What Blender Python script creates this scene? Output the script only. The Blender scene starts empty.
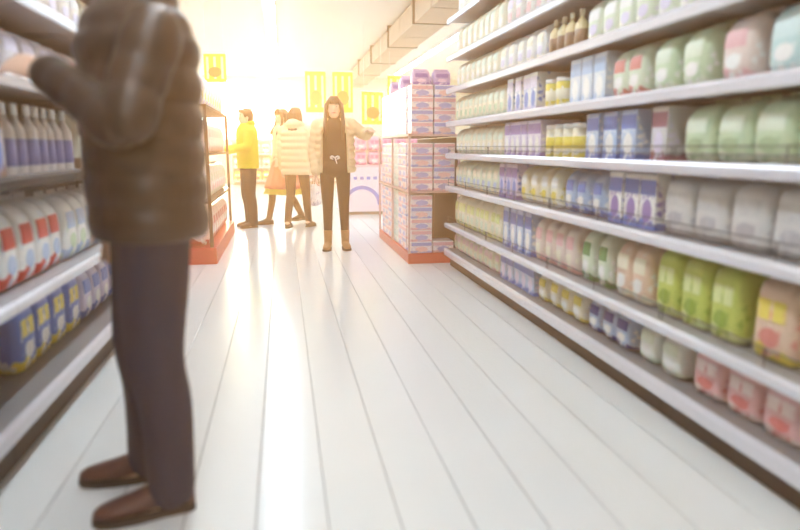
import bpy, bmesh, math, random
from mathutils import Vector, Matrix
random.seed(7)
SC = bpy.context.scene
COL = SC.collection
PI = math.pi

# ------------------------------------------------------------------ camera
cam_d = bpy.data.cameras.new('camera')
cam = bpy.data.objects.new('camera', cam_d)
COL.objects.link(cam)
cam_d.sensor_width = 36.0
cam_d.lens = 28.26
cam_d.clip_start = 0.05
cam.location = (0, 0, 1.11)
cam.rotation_euler = (math.radians(90 - 10.64), 0, math.radians(-10.46))
cam_d.dof.use_dof = True
cam_d.dof.focus_distance = 6.9
cam_d.dof.aperture_fstop = 1.1
SC.camera = cam

# ------------------------------------------------------------------ sky, added sun, exposure
w = bpy.data.worlds.new('sky')
SC.world = w
w.use_nodes = True
w.node_tree.nodes['Background'].inputs[0].default_value = (1.0, 0.9, 0.72, 1)
w.node_tree.nodes['Background'].inputs[1].default_value = 5.0

sun_d = bpy.data.lights.new('flare_sun', 'SUN')  # added warm sun lamp, makes the orange glow of a lens flare
sun_d.energy = 6.0
sun_d.color = (1.0, 0.62, 0.32)
sun_d.angle = math.radians(3.0)
sun = bpy.data.objects.new('flare_sun', sun_d)
COL.objects.link(sun)
# light travels from the far window down the aisle towards the viewer
_d = Vector((math.sin(math.radians(3.6)), -math.cos(math.radians(3.6)), -math.tan(math.radians(4.9))))
sun.rotation_euler = _d.to_track_quat('-Z', 'Y').to_euler()
sun.location = (-1.4, 24, 4)

SC.view_settings.view_transform = 'Standard'
SC.view_settings.look = 'None'
SC.view_settings.gamma = 1.0
SC.view_settings.use_curve_mapping = False
SC.view_settings.exposure = 0.10
SC.cycles.use_denoising = True
SC.cycles.max_bounces = 8
SC.cycles.volume_bounces = 1

TUBE_L = 36.0          # radiance of the ceiling tubes
FLARE_HAZE = 0.045  # density of the added volume that imitates flare glow

# ------------------------------------------------------------------ materials
def lin(c):
    return tuple(((x / 255) / 12.92 if x / 255 <= 0.04045 else ((x / 255 + 0.055) / 1.055) ** 2.4) for x in c)

MATS = {}
def mat(key, rgb, rough=0.5, metal=0.0, spec=0.5, noise=0.0, nscale=20.0, bump=0.0, bscale=60.0, coat=0.0):
    if key in MATS:
        return MATS[key]
    m = bpy.data.materials.new(key)
    m.use_nodes = True
    nt = m.node_tree
    b = nt.nodes['Principled BSDF']
    c = lin(rgb) + (1,)
    b.inputs['Base Color'].default_value = c
    b.inputs['Roughness'].default_value = rough
    b.inputs['Metallic'].default_value = metal
    b.inputs['Specular IOR Level'].default_value = spec
    b.inputs['Coat Weight'].default_value = coat
    tc = None
    if noise or bump:
        tc = nt.nodes.new('ShaderNodeTexCoord')
    if noise:
        n = nt.nodes.new('ShaderNodeTexNoise')
        n.inputs['Scale'].default_value = nscale
        nt.links.new(tc.outputs['Object'], n.inputs['Vector'])
        mx = nt.nodes.new('ShaderNodeMix')
        mx.data_type = 'RGBA'
        mx.inputs[6].default_value = tuple(x * (1 - noise) for x in c[:3]) + (1,)
        mx.inputs[7].default_value = tuple(min(1, x * (1 + noise)) for x in c[:3]) + (1,)
        nt.links.new(n.outputs['Fac'], mx.inputs[0])
        nt.links.new(mx.outputs[2], b.inputs['Base Color'])
    if bump:
        n2 = nt.nodes.new('ShaderNodeTexNoise')
        n2.inputs['Scale'].default_value = bscale
        nt.links.new(tc.outputs['Object'], n2.inputs['Vector'])
        bp = nt.nodes.new('ShaderNodeBump')
        bp.inputs['Strength'].default_value = bump
        bp.inputs['Distance'].default_value = 0.01
        nt.links.new(n2.outputs['Fac'], bp.inputs['Height'])
        nt.links.new(bp.outputs['Normal'], b.inputs['Normal'])
    MATS[key] = m
    return m

def print_mat(c1, c2, c3, rough=0.35):
    """printed packaging: ground colour, a band near the foot and loose blotches of a third colour"""
    key = 'print_%02x%02x%02x_%02x%02x%02x_%02x%02x%02x' % (tuple(c1) + tuple(c2) + tuple(c3))
    if key in MATS:
        return MATS[key]
    m = bpy.data.materials.new(key)
    m.use_nodes = True
    nt = m.node_tree
    b = nt.nodes['Principled BSDF']
    b.inputs['Roughness'].default_value = rough
    tc = nt.nodes.new('ShaderNodeTexCoord')
    sp = nt.nodes.new('ShaderNodeSeparateXYZ')
    nt.links.new(tc.outputs['Generated'], sp.inputs[0])
    nz = nt.nodes.new('ShaderNodeTexNoise')
    nz.inputs['Scale'].default_value = 3.2
    nz.inputs['Detail'].default_value = 1.0
    nt.links.new(tc.outputs['Generated'], nz.inputs['Vector'])
    ad = nt.nodes.new('ShaderNodeMath'); ad.operation = 'MULTIPLY_ADD'
    ad.inputs[1].default_value = 0.5
    nt.links.new(nz.outputs['Fac'], ad.inputs[0])
    nt.links.new(sp.outputs['Z'], ad.inputs[2])
    r1 = nt.nodes.new('ShaderNodeValToRGB')
    r1.color_ramp.interpolation = 'LINEAR'
    e = r1.color_ramp.elements
    e[0].position = 0.44; e[0].color = lin(c2) + (1,)
    e[1].position = 0.47; e[1].color = lin(c1) + (1,)
    nt.links.new(ad.outputs[0], r1.inputs[0])
    r2 = nt.nodes.new('ShaderNodeValToRGB')
    e = r2.color_ramp.elements
    e[0].position = 0.58; e[0].color = (0, 0, 0, 1)
    e[1].position = 0.68; e[1].color = (1, 1, 1, 1)
    nz2 = nt.nodes.new('ShaderNodeTexNoise')
    nz2.inputs['Scale'].default_value = 4.5
    nz2.inputs['Detail'].default_value = 2.0
    nt.links.new(tc.outputs['Generated'], nz2.inputs['Vector'])
    nt.links.new(nz2.outputs['Fac'], r2.inputs[0])
    mx = nt.nodes.new('ShaderNodeMix'); mx.data_type = 'RGBA'
    nt.links.new(r2.outputs[0], mx.inputs[0])
    nt.links.new(r1.outputs[0], mx.inputs[6])
    mx.inputs[7].default_value = lin(c3) + (1,)
    nt.links.new(mx.outputs[2], b.inputs['Base Color'])
    MATS[key] = m
    return m

def emit_mat(key, rgb, strength):
    m = bpy.data.materials.new(key)
    m.use_nodes = True
    nt = m.node_tree
    nt.nodes.clear()
    o = nt.nodes.new('ShaderNodeOutputMaterial')
    e = nt.nodes.new('ShaderNodeEmission')
    e.inputs[0].default_value = lin(rgb) + (1,)
    e.inputs[1].default_value = strength
    nt.links.new(e.outputs[0], o.inputs[0])
    return m

# ------------------------------------------------------------------ mesh helpers
def add_box(bm, x0, x1, y0, y1, z0, z1, bev=0.0):
    r = bmesh.ops.create_cube(bm, size=1.0)
    vs = r['verts']
    for v in vs:
        v.co = Vector((x0 + (v.co.x + .5) * (x1 - x0), y0 + (v.co.y + .5) * (y1 - y0), z0 + (v.co.z + .5) * (z1 - z0)))
    if bev:
        es = list({e for v in vs for e in v.link_edges})
        bmesh.ops.bevel(bm, geom=es, offset=bev, segments=2, profile=0.6, affect='EDGES')

def add_profile(bm, pts, axis, a0, a1):
    """extrude a closed 2-D profile; axis 'y': pts are (x, z); axis 'x': pts are (y, z)"""
    def P(p, a):
        return (p[0], a, p[1]) if axis == 'y' else (a, p[0], p[1])
    A = [bm.verts.new(P(p, a0)) for p in pts]
    B = [bm.verts.new(P(p, a1)) for p in pts]
    n = len(pts)
    for i in range(n):
        bm.faces.new((A[i], A[(i + 1) % n], B[(i + 1) % n], B[i]))
    bm.faces.new(A[::-1]); bm.faces.new(B)

def loft(bm, secs, n=16):
    rings = []
    for c, u, v in secs:
        rings.append([bm.verts.new(c + u * math.cos(2 * PI * k / n) + v * math.sin(2 * PI * k / n)) for k in range(n)])
    for a, b in zip(rings, rings[1:]):
        for k in range(n):
            bm.faces.new((a[k], a[(k + 1) % n], b[(k + 1) % n], b[k]))
    c0 = bm.verts.new(secs[0][0]); c1 = bm.verts.new(secs[-1][0])
    for k in range(n):
        bm.faces.new((c0, rings[0][(k + 1) % n], rings[0][k]))
        bm.faces.new((c1, rings[-1][k], rings[-1][(k + 1) % n]))

def catmull(P, t):
    n = len(P) - 1
    i = min(int(t * n), n - 1)
    u = t * n - i
    p0 = P[max(i - 1, 0)]; p1 = P[i]; p2 = P[i + 1]; p3 = P[min(i + 2, n)]
    return 0.5 * ((2 * p1) + (p2 - p0) * u + (2 * p0 - 5 * p1 + 4 * p2 - p3) * u * u + (3 * p1 - p0 - 3 * p2 + p3) * u ** 3)

def tube(bm, pts, rads, n=12, steps=None, quilt=0.0, period=0.07, ref=None, flat=1.0, round_ends=True):
    pts = [Vector(p) for p in pts]
    steps = steps or max(4, 4 * (len(pts) - 1))
    if quilt:
        L = sum((b - a).length for a, b in zip(pts, pts[1:]))
        steps = max(steps, int(L / 0.012))
    C = [catmull(pts, i / steps) for i in range(steps + 1)]
    R = [catmull(rads, i / steps) for i in range(steps + 1)]
    ref = Vector(ref) if ref else Vector((0.13, 0.97, 0.2))
    secs = []; s = 0
    prev = None
    for i, c in enumerate(C):
        t = (C[min(i + 1, steps)] - C[max(i - 1, 0)]).normalized()
        u = t.cross(ref)
        if u.length < 1e-3:
            u = t.cross(Vector((1, 0, 0)))
        u.normalize()
        v = t.cross(u).normalized()
        if prev is not None:
            s += (c - prev).length
        prev = c
        r = R[i]
        if quilt:
            r *= 1 + quilt * (abs(math.sin(PI * s / period)) - 0.6)
        if i == 0 and round_ends:
            for o, k in ((0.95, .3), (.75, .66), (.4, .92)):
                secs.append((c - t * r * o, u * r * k, v * r * k * flat))
        secs.append((c, u * r, v * r * flat))
        if i == steps and round_ends:
            for o, k in ((.4, .92), (.75, .66), (0.95, .3)):
                secs.append((c + t * r * o, u * r * k, v * r * k * flat))
    loft(bm, secs, n)

def ell(bm, c, rx, ry, rz, n=16, m=10):
    c = Vector(c)
    secs = []
    for i in range(1, m):
        a = -PI / 2 + PI * i / m
        secs.append((c + Vector((0, 0, rz * math.sin(a))), Vector((rx * math.cos(a), 0, 0)), Vector((0, ry * math.cos(a), 0))))
    loft(bm, secs, n)

def lathe(bm, prof, n=14, sx=1.0, sy=1.0):
    secs = [(Vector((0, 0, z)), Vector((r * sx, 0, 0)), Vector((0, r * sy, 0))) for r, z in prof]
    loft(bm, secs, n)

def link(name, bm, m, parent=None, smooth=False, loc=None):
    bmesh.ops.recalc_face_normals(bm, faces=bm.faces)
    me = bpy.data.meshes.new(name)
    bm.to_mesh(me); bm.free()
    if smooth:
        me.polygons.foreach_set('use_smooth', [True] * len(me.polygons))
    me.materials.append(m)
    o = bpy.data.objects.new(name, me)
    COL.objects.link(o)
    if parent:
        o.parent = parent
    if loc:
        o.location = loc
    return o

def boxobj(name, dims, m, parent=None, bev=0.0):
    bm = bmesh.new(); add_box(bm, *dims, bev=bev)
    return link(name, bm, m, parent)

def tag(o, label=None, cat=None, group=None, kind=None):
    if label: o['label'] = label
    if cat: o['category'] = cat
    if group: o['group'] = group
    if kind: o['kind'] = kind
    return o

def thing(name, label, cat, loc=(0, 0, 0), rotz=0.0, group=None):
    o = bpy.data.objects.new(name, None)
    COL.objects.link(o)
    o.empty_display_size = 0.1
    o.location = loc
    o.rotation_euler = (0, 0, rotz)
    return tag(o, label, cat, group)

def dup(root, loc, rotz, label=None, group=None, parent=None):
    r = root.copy(); COL.objects.link(r)
    r.location = loc; r.rotation_euler = (0, 0, rotz)
    r.parent = parent
    if label: r['label'] = label
    if group: r['group'] = group
    for ch in list(root.children):
        c = ch.copy(); COL.objects.link(c); c.parent = r
        for g in list(ch.children):
            d = g.copy(); COL.objects.link(d); d.parent = c
    return r

# ------------------------------------------------------------------ the room
CEIL = 3.2
FAR = 20.0
NEAR = -3.0
WX = 6.0
m_floor = mat('glossy_white_floor', (232, 232, 230), rough=0.16, spec=0.55, noise=0.02, nscale=3.0)
m_joint = mat('grey_joint', (150, 149, 146), rough=0.7)
m_ceil = mat('ceiling_white', (240, 234, 222), rough=0.8, bump=0.05)
m_wall = mat('wall_cream', (236, 226, 208), rough=0.8, bump=0.05)
m_white = mat('white_metal', (232, 232, 234), rough=0.35)

floor = tag(boxobj('floor', (-WX, WX, NEAR, FAR, -0.10, -0.004), m_joint), 'white glossy plank floor with grey lengthwise joints', kind='structure')
PITCH = 0.2145
k0 = int((-WX) / PITCH)
bm = bmesh.new(); add_box(bm, -PITCH / 2 + 0.0022, PITCH / 2 - 0.0022, NEAR, FAR, -0.03, 0.0, bev=0.0012)
plank0 = None
for k in range(k0, -k0):
    xc = 0.1 + PITCH / 2 + k * PITCH
    if xc - PITCH / 2 < -WX or xc + PITCH / 2 > WX:
        continue
    if plank0 is None:
        plank0 = link('plank', bm, m_floor, floor)
        p = plank0
    else:
        p = plank0.copy(); COL.objects.link(p); p.parent = floor
    p.location = (xc, 0, 0)

tag(boxobj('ceiling', (-WX - .1, WX + .1, NEAR - .1, FAR + .1, CEIL, CEIL + 0.1), m_ceil), 'pale flat shop ceiling', kind='structure')
tag(boxobj('wall_left', (-WX - .1, -WX, NEAR, FAR, 0, CEIL), m_wall), 'cream side wall', kind='structure')
tag(boxobj('wall_right', (WX, WX + .1, NEAR, FAR, 0, CEIL), m_wall), 'cream side wall', kind='structure')
tag(boxobj('wall_near', (-WX, WX, NEAR - .1, NEAR, 0, CEIL), m_wall), 'cream wall behind the viewer', kind='structure')
# far wall with a wide shop window high on the left
WX0, WX1, WZ0, WZ1 = -4.6, 0.35, 1.30, 3.12
bm = bmesh.new()
add_box(bm, -WX, WX0, FAR, FAR + .1, 0, CEIL)
add_box(bm, WX1, WX, FAR, FAR + .1, 0, CEIL)
add_box(bm, WX0, WX1, FAR, FAR + .1, 0, WZ0)
add_box(bm, WX0, WX1, FAR, FAR + .1, WZ1, CEIL)
tag(link('wall_far', bm, m_wall), 'cream end wall of the shop', kind='structure')
win = tag(bpy.data.objects.new('window_1', None), 'wide bright shop window in the end wall', kind='structure')
COL.objects.link(win); win.location = (0, FAR, 0)
m_frame = mat('window_frame', (225, 222, 216), rough=0.4)
boxobj('window_sill', (WX0, WX1, -0.06, 0.1, WZ0, WZ0 + 0.04), m_frame, win)
boxobj('window_head', (WX0, WX1, 0.02, 0.08, WZ1 - 0.05, WZ1), m_frame, win)
gm = bpy.data.materials.new('window_glass'); gm.use_nodes = True
nt = gm.node_tree; nt.nodes.clear()
_o = nt.nodes.new('ShaderNodeOutputMaterial'); _m = nt.nodes.new('ShaderNodeMixShader')
_t = nt.nodes.new('ShaderNodeBsdfTransparent'); _g = nt.nodes.new('ShaderNodeBsdfGlossy')
_g.inputs['Roughness'].default_value = 0.02
_m.inputs[0].default_value = 0.06
nt.links.new(_t.outputs[0], _m.inputs[1]); nt.links.new(_g.outputs[0], _m.inputs[2]); nt.links.new(_m.outputs[0], _o.inputs[0])
nb = 4
for i in range(nb + 1):
    xm = WX0 + (WX1 - WX0) * i / nb
    xm = min(max(xm, WX0 + 0.025), WX1 - 0.025)
    boxobj('mullion', (xm - 0.025, xm + 0.025, 0.02, 0.08, WZ0 + 0.04, WZ1 - 0.05), m_frame, win)
for i in range(nb):
    xa = WX0 + (WX1 - WX0) * i / nb + 0.026; xb = WX0 + (WX1 - WX0) * (i + 1) / nb - 0.026
    boxobj('pane', (xa, xb, 0.045, 0.053, WZ0 + 0.041, WZ1 - 0.051), gm, win)

# ventilation duct under the ceiling
m_duct = mat('duct_tan', (196, 178, 156), rough=0.5, noise=0.05)
duct = thing('air_duct', 'tan box-shaped air duct running under the ceiling to the right', 'air duct', (2.15, 0, CEIL))
for i in range(6):
    boxobj('duct_section', (-0.24, 0.24, 6 + i * 2.2, 6 + i * 2.2 + 2.16, -0.36, -0.05), m_duct, duct, bev=0.01)
for i in range(6):
    boxobj('hanger', (-0.27, 0.27, 7 + i * 2.2, 7.04 + i * 2.2, -0.37, 0.0), mat('duct_strap', (120, 105, 90), rough=0.5), duct)

# ceiling lights in three rows
m_tube = emit_mat('lit_diffuser', (247, 247, 250), TUBE_L)
lp = thing('ceiling_light', 'x', 'ceiling light', (0, 0, 0), 0, 'linear ceiling lights')
bm = bmesh.new()
add_profile(bm, [(-0.11, 0), (0.11, 0), (0.085, -0.055), (-0.085, -0.055)], 'y', -0.75, 0.75)
link('housing', bm, m_white, lp)
bm = bmesh.new()
add_profile(bm, [(-0.065, -0.055), (0.065, -0.055), (0.05, -0.075), (-0.05, -0.075)], 'y', -0.73, 0.73)
link('diffuser', bm, m_tube, lp)
for s in (-1, 1):
    boxobj('end_cap', (-0.09, 0.09, s * 0.757 - 0.006, s * 0.757 + 0.006, -0.08, 0), m_white, lp)
ORD_ = 'first second third fourth fifth sixth seventh eighth ninth tenth eleventh twelfth thirteenth fourteenth'.split()
first = True
for xr, nm in ((-0.12, 'over the middle of the aisle'), (3.3, 'over the right-hand aisle'), (-3.4, 'over the left-hand aisle')):
    for i in range(14):
        loc = (xr, -2.1 + i * 1.6, CEIL)
        lab = 'long tube light in the row ' + nm + ', ' + ORD_[13 - i] + ' from end wall'
        if first:
            lp.location = loc; lp['label'] = lab; lp['group'] = 'ceiling lights ' + nm; first = False
        else:
            dup(lp, loc, 0, lab, 'ceiling lights ' + nm)

# ------------------------------------------------------------------ shelving
m_rail = mat('price_rail_silver', (220, 219, 227), rough=0.2, metal=0.15, spec=0.7)
m_shelf = mat('shelf_steel', (170, 168, 170), rough=0.45)
m_back = mat('back_panel', (150, 143, 138), rough=0.6)
m_kick = mat('dark_kick', (46, 42, 40), rough=0.6)
m_deck = mat('grey_deck', (128, 126, 126), rough=0.5)
m_wire = mat('dark_wire', (96, 90, 88), rough=0.35, metal=0.6)
BAY = 1.15

def rail_profile(x, z, s, h=0.042, t=0.02):
    """price rail seen end-on: top lip, slightly tilted face, bottom lip; s=-1 faces -X"""
    return [(x, z), (x + s * t * 0.6, z + 0.004), (x + s * t, z - h * 0.25), (x + s * t * 0.85, z - h), (x + s * t * 0.3, z - h - 0.005), (x, z - h)]

def shelf_bay(name, label, group, side, y0, zs, base_z, top, xf, depth, wires, dark=()):
    """side=+1: right-hand bay whose front faces -X; side=-1: left-hand bay facing +X"""
    s = -side                      # direction the front faces
    xb = xf + side * depth
    b = thing(name, label, 'shelf unit', (xf + side * depth / 2, y0 + BAY / 2, 0), 0, group)
    ox = xf + side * depth / 2
    def X(a, c):
        return (min(a, c) - ox, max(a, c) - ox)
    hy = BAY / 2 - 0.001
    boxobj('back_panel', X(xb, xb - side * 0.02) + (-hy, hy, 0.0, top), m_back, b)
    for yy in (-hy, hy - 0.03):
        boxobj('upright', X(xb - side * 0.02, xb - side * 0.06) + (yy, yy + 0.03, 0.0, top), m_shelf, b)
    bd = boxobj('base_deck', X(xf, xb - side * 0.061) + (-hy, hy, base_z - 0.025, base_z), m_deck, b)
    bm = bmesh.new(); add_profile(bm, rail_profile(xf - ox, base_z + 0.004, s, h=0.065, t=0.022), 'y', -hy, hy)
    link('price_rail', bm, m_rail, bd)
    boxobj('kick_plate', X(xf + side * 0.045, xf + side * 0.065) + (-hy, hy, 0.0, base_z - 0.026), m_kick, b)
    for j, z in enumerate(zs):
        sh = boxobj('shelf', X(xf + side * 0.001, xb - side * 0.061) + (-hy, hy, z - 0.022, z), m_shelf, b)
        bm = bmesh.new(); add_profile(bm, rail_profile(xf - ox, z + 0.004, s), 'y', -hy, hy)
        link('price_rail', bm, m_kick if j in dark else m_rail, sh)
        for yy in (-hy + 0.032, hy - 0.044):
            bm = bmesh.new()
            x1, x2 = xf + side * 0.06 - ox, xb - side * 0.065 - ox
            add_profile(bm, [(x1, z - 0.023), (x2, z - 0.023), (x2, z - 0.036), (x2 - side * 0.05, z - 0.036)], 'y', yy, yy + 0.012)
            link('bracket', bm, m_shelf, sh)
        if j in wires:
            for q in (0.035, 0.065):
                bm = bmesh.new(); tube(bm, [(xf + side * 0.012 - ox, -hy, z + q), (xf + side * 0.012 - ox, hy, z + q)], [0.0022, 0.0022], n=6, steps=1, round_ends=False)
                link('front_wire', bm, m_wire, sh)
            for yy in (-hy + 0.01, 0, hy - 0.01):
                bm = bmesh.new(); tube(bm, [(xf + side * 0.012 - ox, yy, z - 0.001), (xf + side * 0.012 - ox, yy, z + 0.068)], [0.0022, 0.0022], n=6, steps=1, round_ends=False)
                link('wire_post', bm, m_wire, sh)
    return b

RZ = [0.405, 0.752, 1.048, 1.33, 1.62, 1.90, 2.22]      # right shelves
RBASE = 0.165
RXF, RXB = 1.50, 1.96
ordn = ['farthest', 'second farthest', 'third from the far end', 'fourth from the far end', 'fifth from the far end', 'sixth from the far end']
NB = 6
for i in range(NB):
    shelf_bay('shelf_unit', 'tall grey shelf bay on the right with silver price rails, ' + ordn[i], 'right-hand shelf bays',
              1, 5.72 - (i + 1) * BAY, RZ, RBASE, 2.55, RXF, RXB - RXF, (0, 1, 2))
LZ = [0.59, 1.005, 1.355, 1.66, 1.98]
LBASE = 0.205
LXF = -0.92
for i in range(NB):
    shelf_bay('shelf_unit', 'grey shelf bay on the left behind the man, ' + ordn[i], 'left-hand shelf bays',
              -1, 5.72 - (i + 1) * BAY, LZ, LBASE, 2.3, LXF, 0.46, (), dark=(1,))

# ------------------------------------------------------------------ products (front faces -Y, base at z = 0)
def cube_grid(bm, n, f, faces='all'):
    """a subdivided cube mapped through f(x, y, z) with coordinates in [-1, 1]"""
    sides = []
    for ax in range(3):
        for s in (-1, 1):
            sides.append((ax, s))
    for ax, s in sides:
        V = []
        for i in range(n + 1):
            for j in range(n + 1):
                a = -1 + 2 * i / n; c = -1 + 2 * j / n
                p = [0, 0, 0]; p[ax] = s; p[(ax + 1) % 3] = a; p[(ax + 2) % 3] = c
                V.append(bm.verts.new(f(*p)))
        for i in range(n):
            for j in range(n):
                q = [V[i * (n + 1) + j], V[(i + 1) * (n + 1) + j], V[(i + 1) * (n + 1) + j + 1], V[i * (n + 1) + j + 1]]
                bm.faces.new(q if s > 0 else q[::-1])
    bmesh.ops.remove_doubles(bm, verts=bm.verts, dist=1e-5)

def pillow(w_, d_, h_, pn=5.0, taper=0.45):
    def f(x, y, z, out=0.0):
        l = (abs(x) ** pn + abs(y) ** pn + abs(z) ** pn) ** (1 / pn)
        x, y, z = x / l, y / l, z / l
        k = 1 - taper * max(0.0, z) ** 3
        return Vector((x * w_ / 2 * (1 - 0.04 * z), (y * d_ / 2) * k - out * 0.5, h_ / 2 + z * h_ / 2))
    return f

def front_patch(bm, f, x0, x1, z0, z1, off, n=5, ellipse=False):
    """a printed patch lying just proud of the pack's front; closed, 1 mm thick"""
    F = []; B = []
    for j in range(n + 1):
        for i in range(n + 1):
            u = i / n * 2 - 1; v = j / n * 2 - 1
            if ellipse:
                uu = u * math.sqrt(1 - v * v / 2); vv = v * math.sqrt(1 - u * u / 2)
                u, v = uu, vv
            x = (x0 + x1) / 2 + u * (x1 - x0) / 2; z = (z0 + z1) / 2 + v * (z1 - z0) / 2
            p = f(x, -1, z)
            F.append(bm.verts.new(p + Vector((0, -off, 0)))); B.append(bm.verts.new(p + Vector((0, 0.0005, 0))))
    N = n + 1
    for j in range(n):
        for i in range(n):
            a, b, c, d = j * N + i, j * N + i + 1, (j + 1) * N + i + 1, (j + 1) * N + i
            bm.faces.new((F[a], F[b], F[c], F[d])); bm.faces.new((B[d], B[c], B[b], B[a]))
    ring = [i for i in range(N)] + [j * N + n for j in range(1, N)] + [n * N + i for i in range(n - 1, -1, -1)] + [j * N for j in range(n - 1, 0, -1)]
    for a, b in zip(ring, ring[1:] + ring[:1]):
        bm.faces.new((F[b], F[a], B[a], B[b]))

def make_product(kind, w_, d_, h_, c1, c2, c3):
    m1 = print_mat(c1, c2, c3)
    m2 = mat('ink_%02x%02x%02x' % tuple(c2), c2, rough=0.35)
    m3 = mat('ink_%02x%02x%02x' % tuple(c3), c3, rough=0.35)
    t = thing(kind, 'x', {'soft_pack': 'pack', 'carton': 'carton', 'bottle': 'bottle', 'canister': 'canister', 'bale_pack': 'pack'}[kind])
    if kind in ('soft_pack', 'bale_pack'):
        hb = h_ * 0.93
        f = pillow(w_, d_, hb, 6.0 if kind == 'soft_pack' else 8.0, 0.38 if kind == 'soft_pack' else 0.08)
        if kind == 'bale_pack':
            g = f
            f = lambda x, y, z, g=g: g(x, y, z) + Vector((0, 0.004 * abs(math.sin(PI * x * 1.5)) * (1 if y < 0 else -1) * abs(y), 0))
        bm = bmesh.new(); cube_grid(bm, 6, f)
        link('body', bm, m1, t, True)
        bm = bmesh.new()                       # crimped seal along the top
        n = 8
        for i in range(n):
            xa = -w_ * 0.40 + w_ * 0.8 * i / n; xb = -w_ * 0.40 + w_ * 0.8 * (i + 1) / n
            yo = 0.003 * (1 if i % 2 else -1)
            add_box(bm, xa, xb, yo - 0.002, yo + 0.002, hb * 0.95, h_)
        link('top_seal', bm, m1, t)
        bm = bmesh.new(); front_patch(bm, f, -0.72, 0.72, 0.02, 0.52, 0.0015)
        link('brand_panel', bm, m2, t)
        bm = bmesh.new(); front_patch(bm, f, -0.5, 0.5, -0.62, -0.14, 0.0015, 6, True)
        link('picture_patch', bm, m3, t)
    elif kind == 'carton':
        bm = bmesh.new(); add_box(bm, -w_ / 2, w_ / 2, -d_ / 2, d_ / 2, 0, h_, bev=0.003)
        link('body', bm, m1, t)
        f = lambda x, y, z: Vector((x * w_ / 2, y * d_ / 2, h_ / 2 + z * h_ / 2))
        bm = bmesh.new(); front_patch(bm, f, -0.97, 0.97, 0.25, 0.8, 0.001, 2)
        link('brand_panel', bm, m2, t)
        bm = bmesh.new(); front_patch(bm, f, -0.6, 0.6, -0.75, 0.1, 0.001, 6, True)
        link('picture_patch', bm, m3, t)
        bm = bmesh.new(); add_box(bm, -w_ / 2 + 0.004, w_ / 2 - 0.004, -0.004, 0.004, h_ - 0.0005, h_ + 0.0008)
        link('lid_seam', bm, m2, t)
    elif kind == 'bottle':
        r = 0.5
        prof = [(r * .9, 0), (r, .02), (r, .55), (r * .95, .64), (r * .6, .74), (r * .34, .8), (r * .34, .84)]
        bm = bmesh.new(); lathe(bm, [(a, z * h_) for a, z in prof], 14, w_, d_)
        link('body', bm, mat('plastic_%02x%02x%02x' % tuple(c1), c1, rough=0.25), t, True)
        bm = bmesh.new(); lathe(bm, [(r * .4, .835 * h_), (r * .4, .97 * h_), (r * .34, h_)], 12, w_, d_)
        link('cap', bm, m3, t, True)
        bm = bmesh.new(); lathe(bm, [(r * 1.0, .12 * h_), (r * 1.02, .125 * h_), (r * 1.02, .5 * h_), (r * 1.0, .505 * h_)], 14, w_, d_)
        link('label_wrap', bm, m2, t, True)
    elif kind == 'canister':
        r = 0.5
        bm = bmesh.new(); lathe(bm, [(r * .97, 0), (r, .015 * h_), (r, .86 * h_), (r * .98, .88 * h_)], 18, w_, w_)
        link('body', bm, m1, t, True)
        bm = bmesh.new(); lathe(bm, [(r * 1.03, .865 * h_), (r * 1.03, .98 * h_), (r * .98, h_)], 18, w_, w_)
        link('lid', bm, m3, t, True)
        bm = bmesh.new(); lathe(bm, [(r * 1.0, .28 * h_), (r * 1.012, .285 * h_), (r * 1.012, .62 * h_), (r * 1.0, .625 * h_)], 18, w_, w_)
        link('label_wrap', bm, m2, t, True)
    return t

ORD = 'first second third fourth fifth sixth seventh eighth ninth tenth eleventh twelfth thirteenth fourteenth fifteenth sixteenth seventeenth eighteenth nineteenth twentieth'.split()
ORD += ['twenty-' + o for o in ORD[:9]] + ['thirtieth']
NOUN = {'soft_pack': 'soft pack', 'carton': 'carton', 'bottle': 'bottle', 'canister': 'round canister', 'bale_pack': 'bulky pack'}
N_PROD = [0]
def fill(where, place, kind, w_, d_, h_, cols, desc, ya, yb, z, xf, side, high=1, setback=0.03):
    """one run of facings along the aisle from ya (near) to yb; side=+1 right shelves, -1 left"""
    proto = make_product(kind, w_, d_, h_, *cols)
    n = max(1, int((yb - ya) / (w_ + 0.006)))
    pit = (yb - ya) / n
    base = '%s %s %s' % (desc, NOUN[kind], where)
    grp = '%s %ss, %s' % (desc, NOUN[kind], place)
    firstp = True
    for i in range(n):
        lab = base + (', %s from far end' % ORD[n - 1 - i] if n > 1 else '')
        for k in range(high):
            jx = random.uniform(0, 0.012) if k == 0 else jx
            loc = (xf + side * (setback + d_ / 2 + 0.022 + jx), ya + pit * (i + .5), z + 0.0005 + k * (h_ + 0.0006))
            rz = -side * PI / 2
            if firstp:
                proto.location = loc; proto.rotation_euler = (0, 0, rz); tag(proto, lab, None, grp); firstp = False
            else:
                dup(proto, loc, rz, lab, grp)
            N_PROD[0] += 1

# colour words
WHT = (236, 234, 230); GRN = (196, 212, 178); PGR = (214, 222, 200); LIL = (214, 206, 226); BLU = (104, 128, 194); PBL = (176, 194, 220)
DBL = (58, 66, 140); YEL = (228, 208, 96); CRM = (236, 228, 204); PNK = (226, 178, 178); RED = (196, 84, 82); TEA = (186, 212, 210)
YGR = (194, 206, 104); GRY = (204, 202, 200); PEA = (230, 200, 176); PUR = (148, 126, 184); DGN = (110, 150, 96); ORA = (224, 150, 90)
MAR = (150, 92, 112); BRN = (140, 108, 84)

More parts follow.
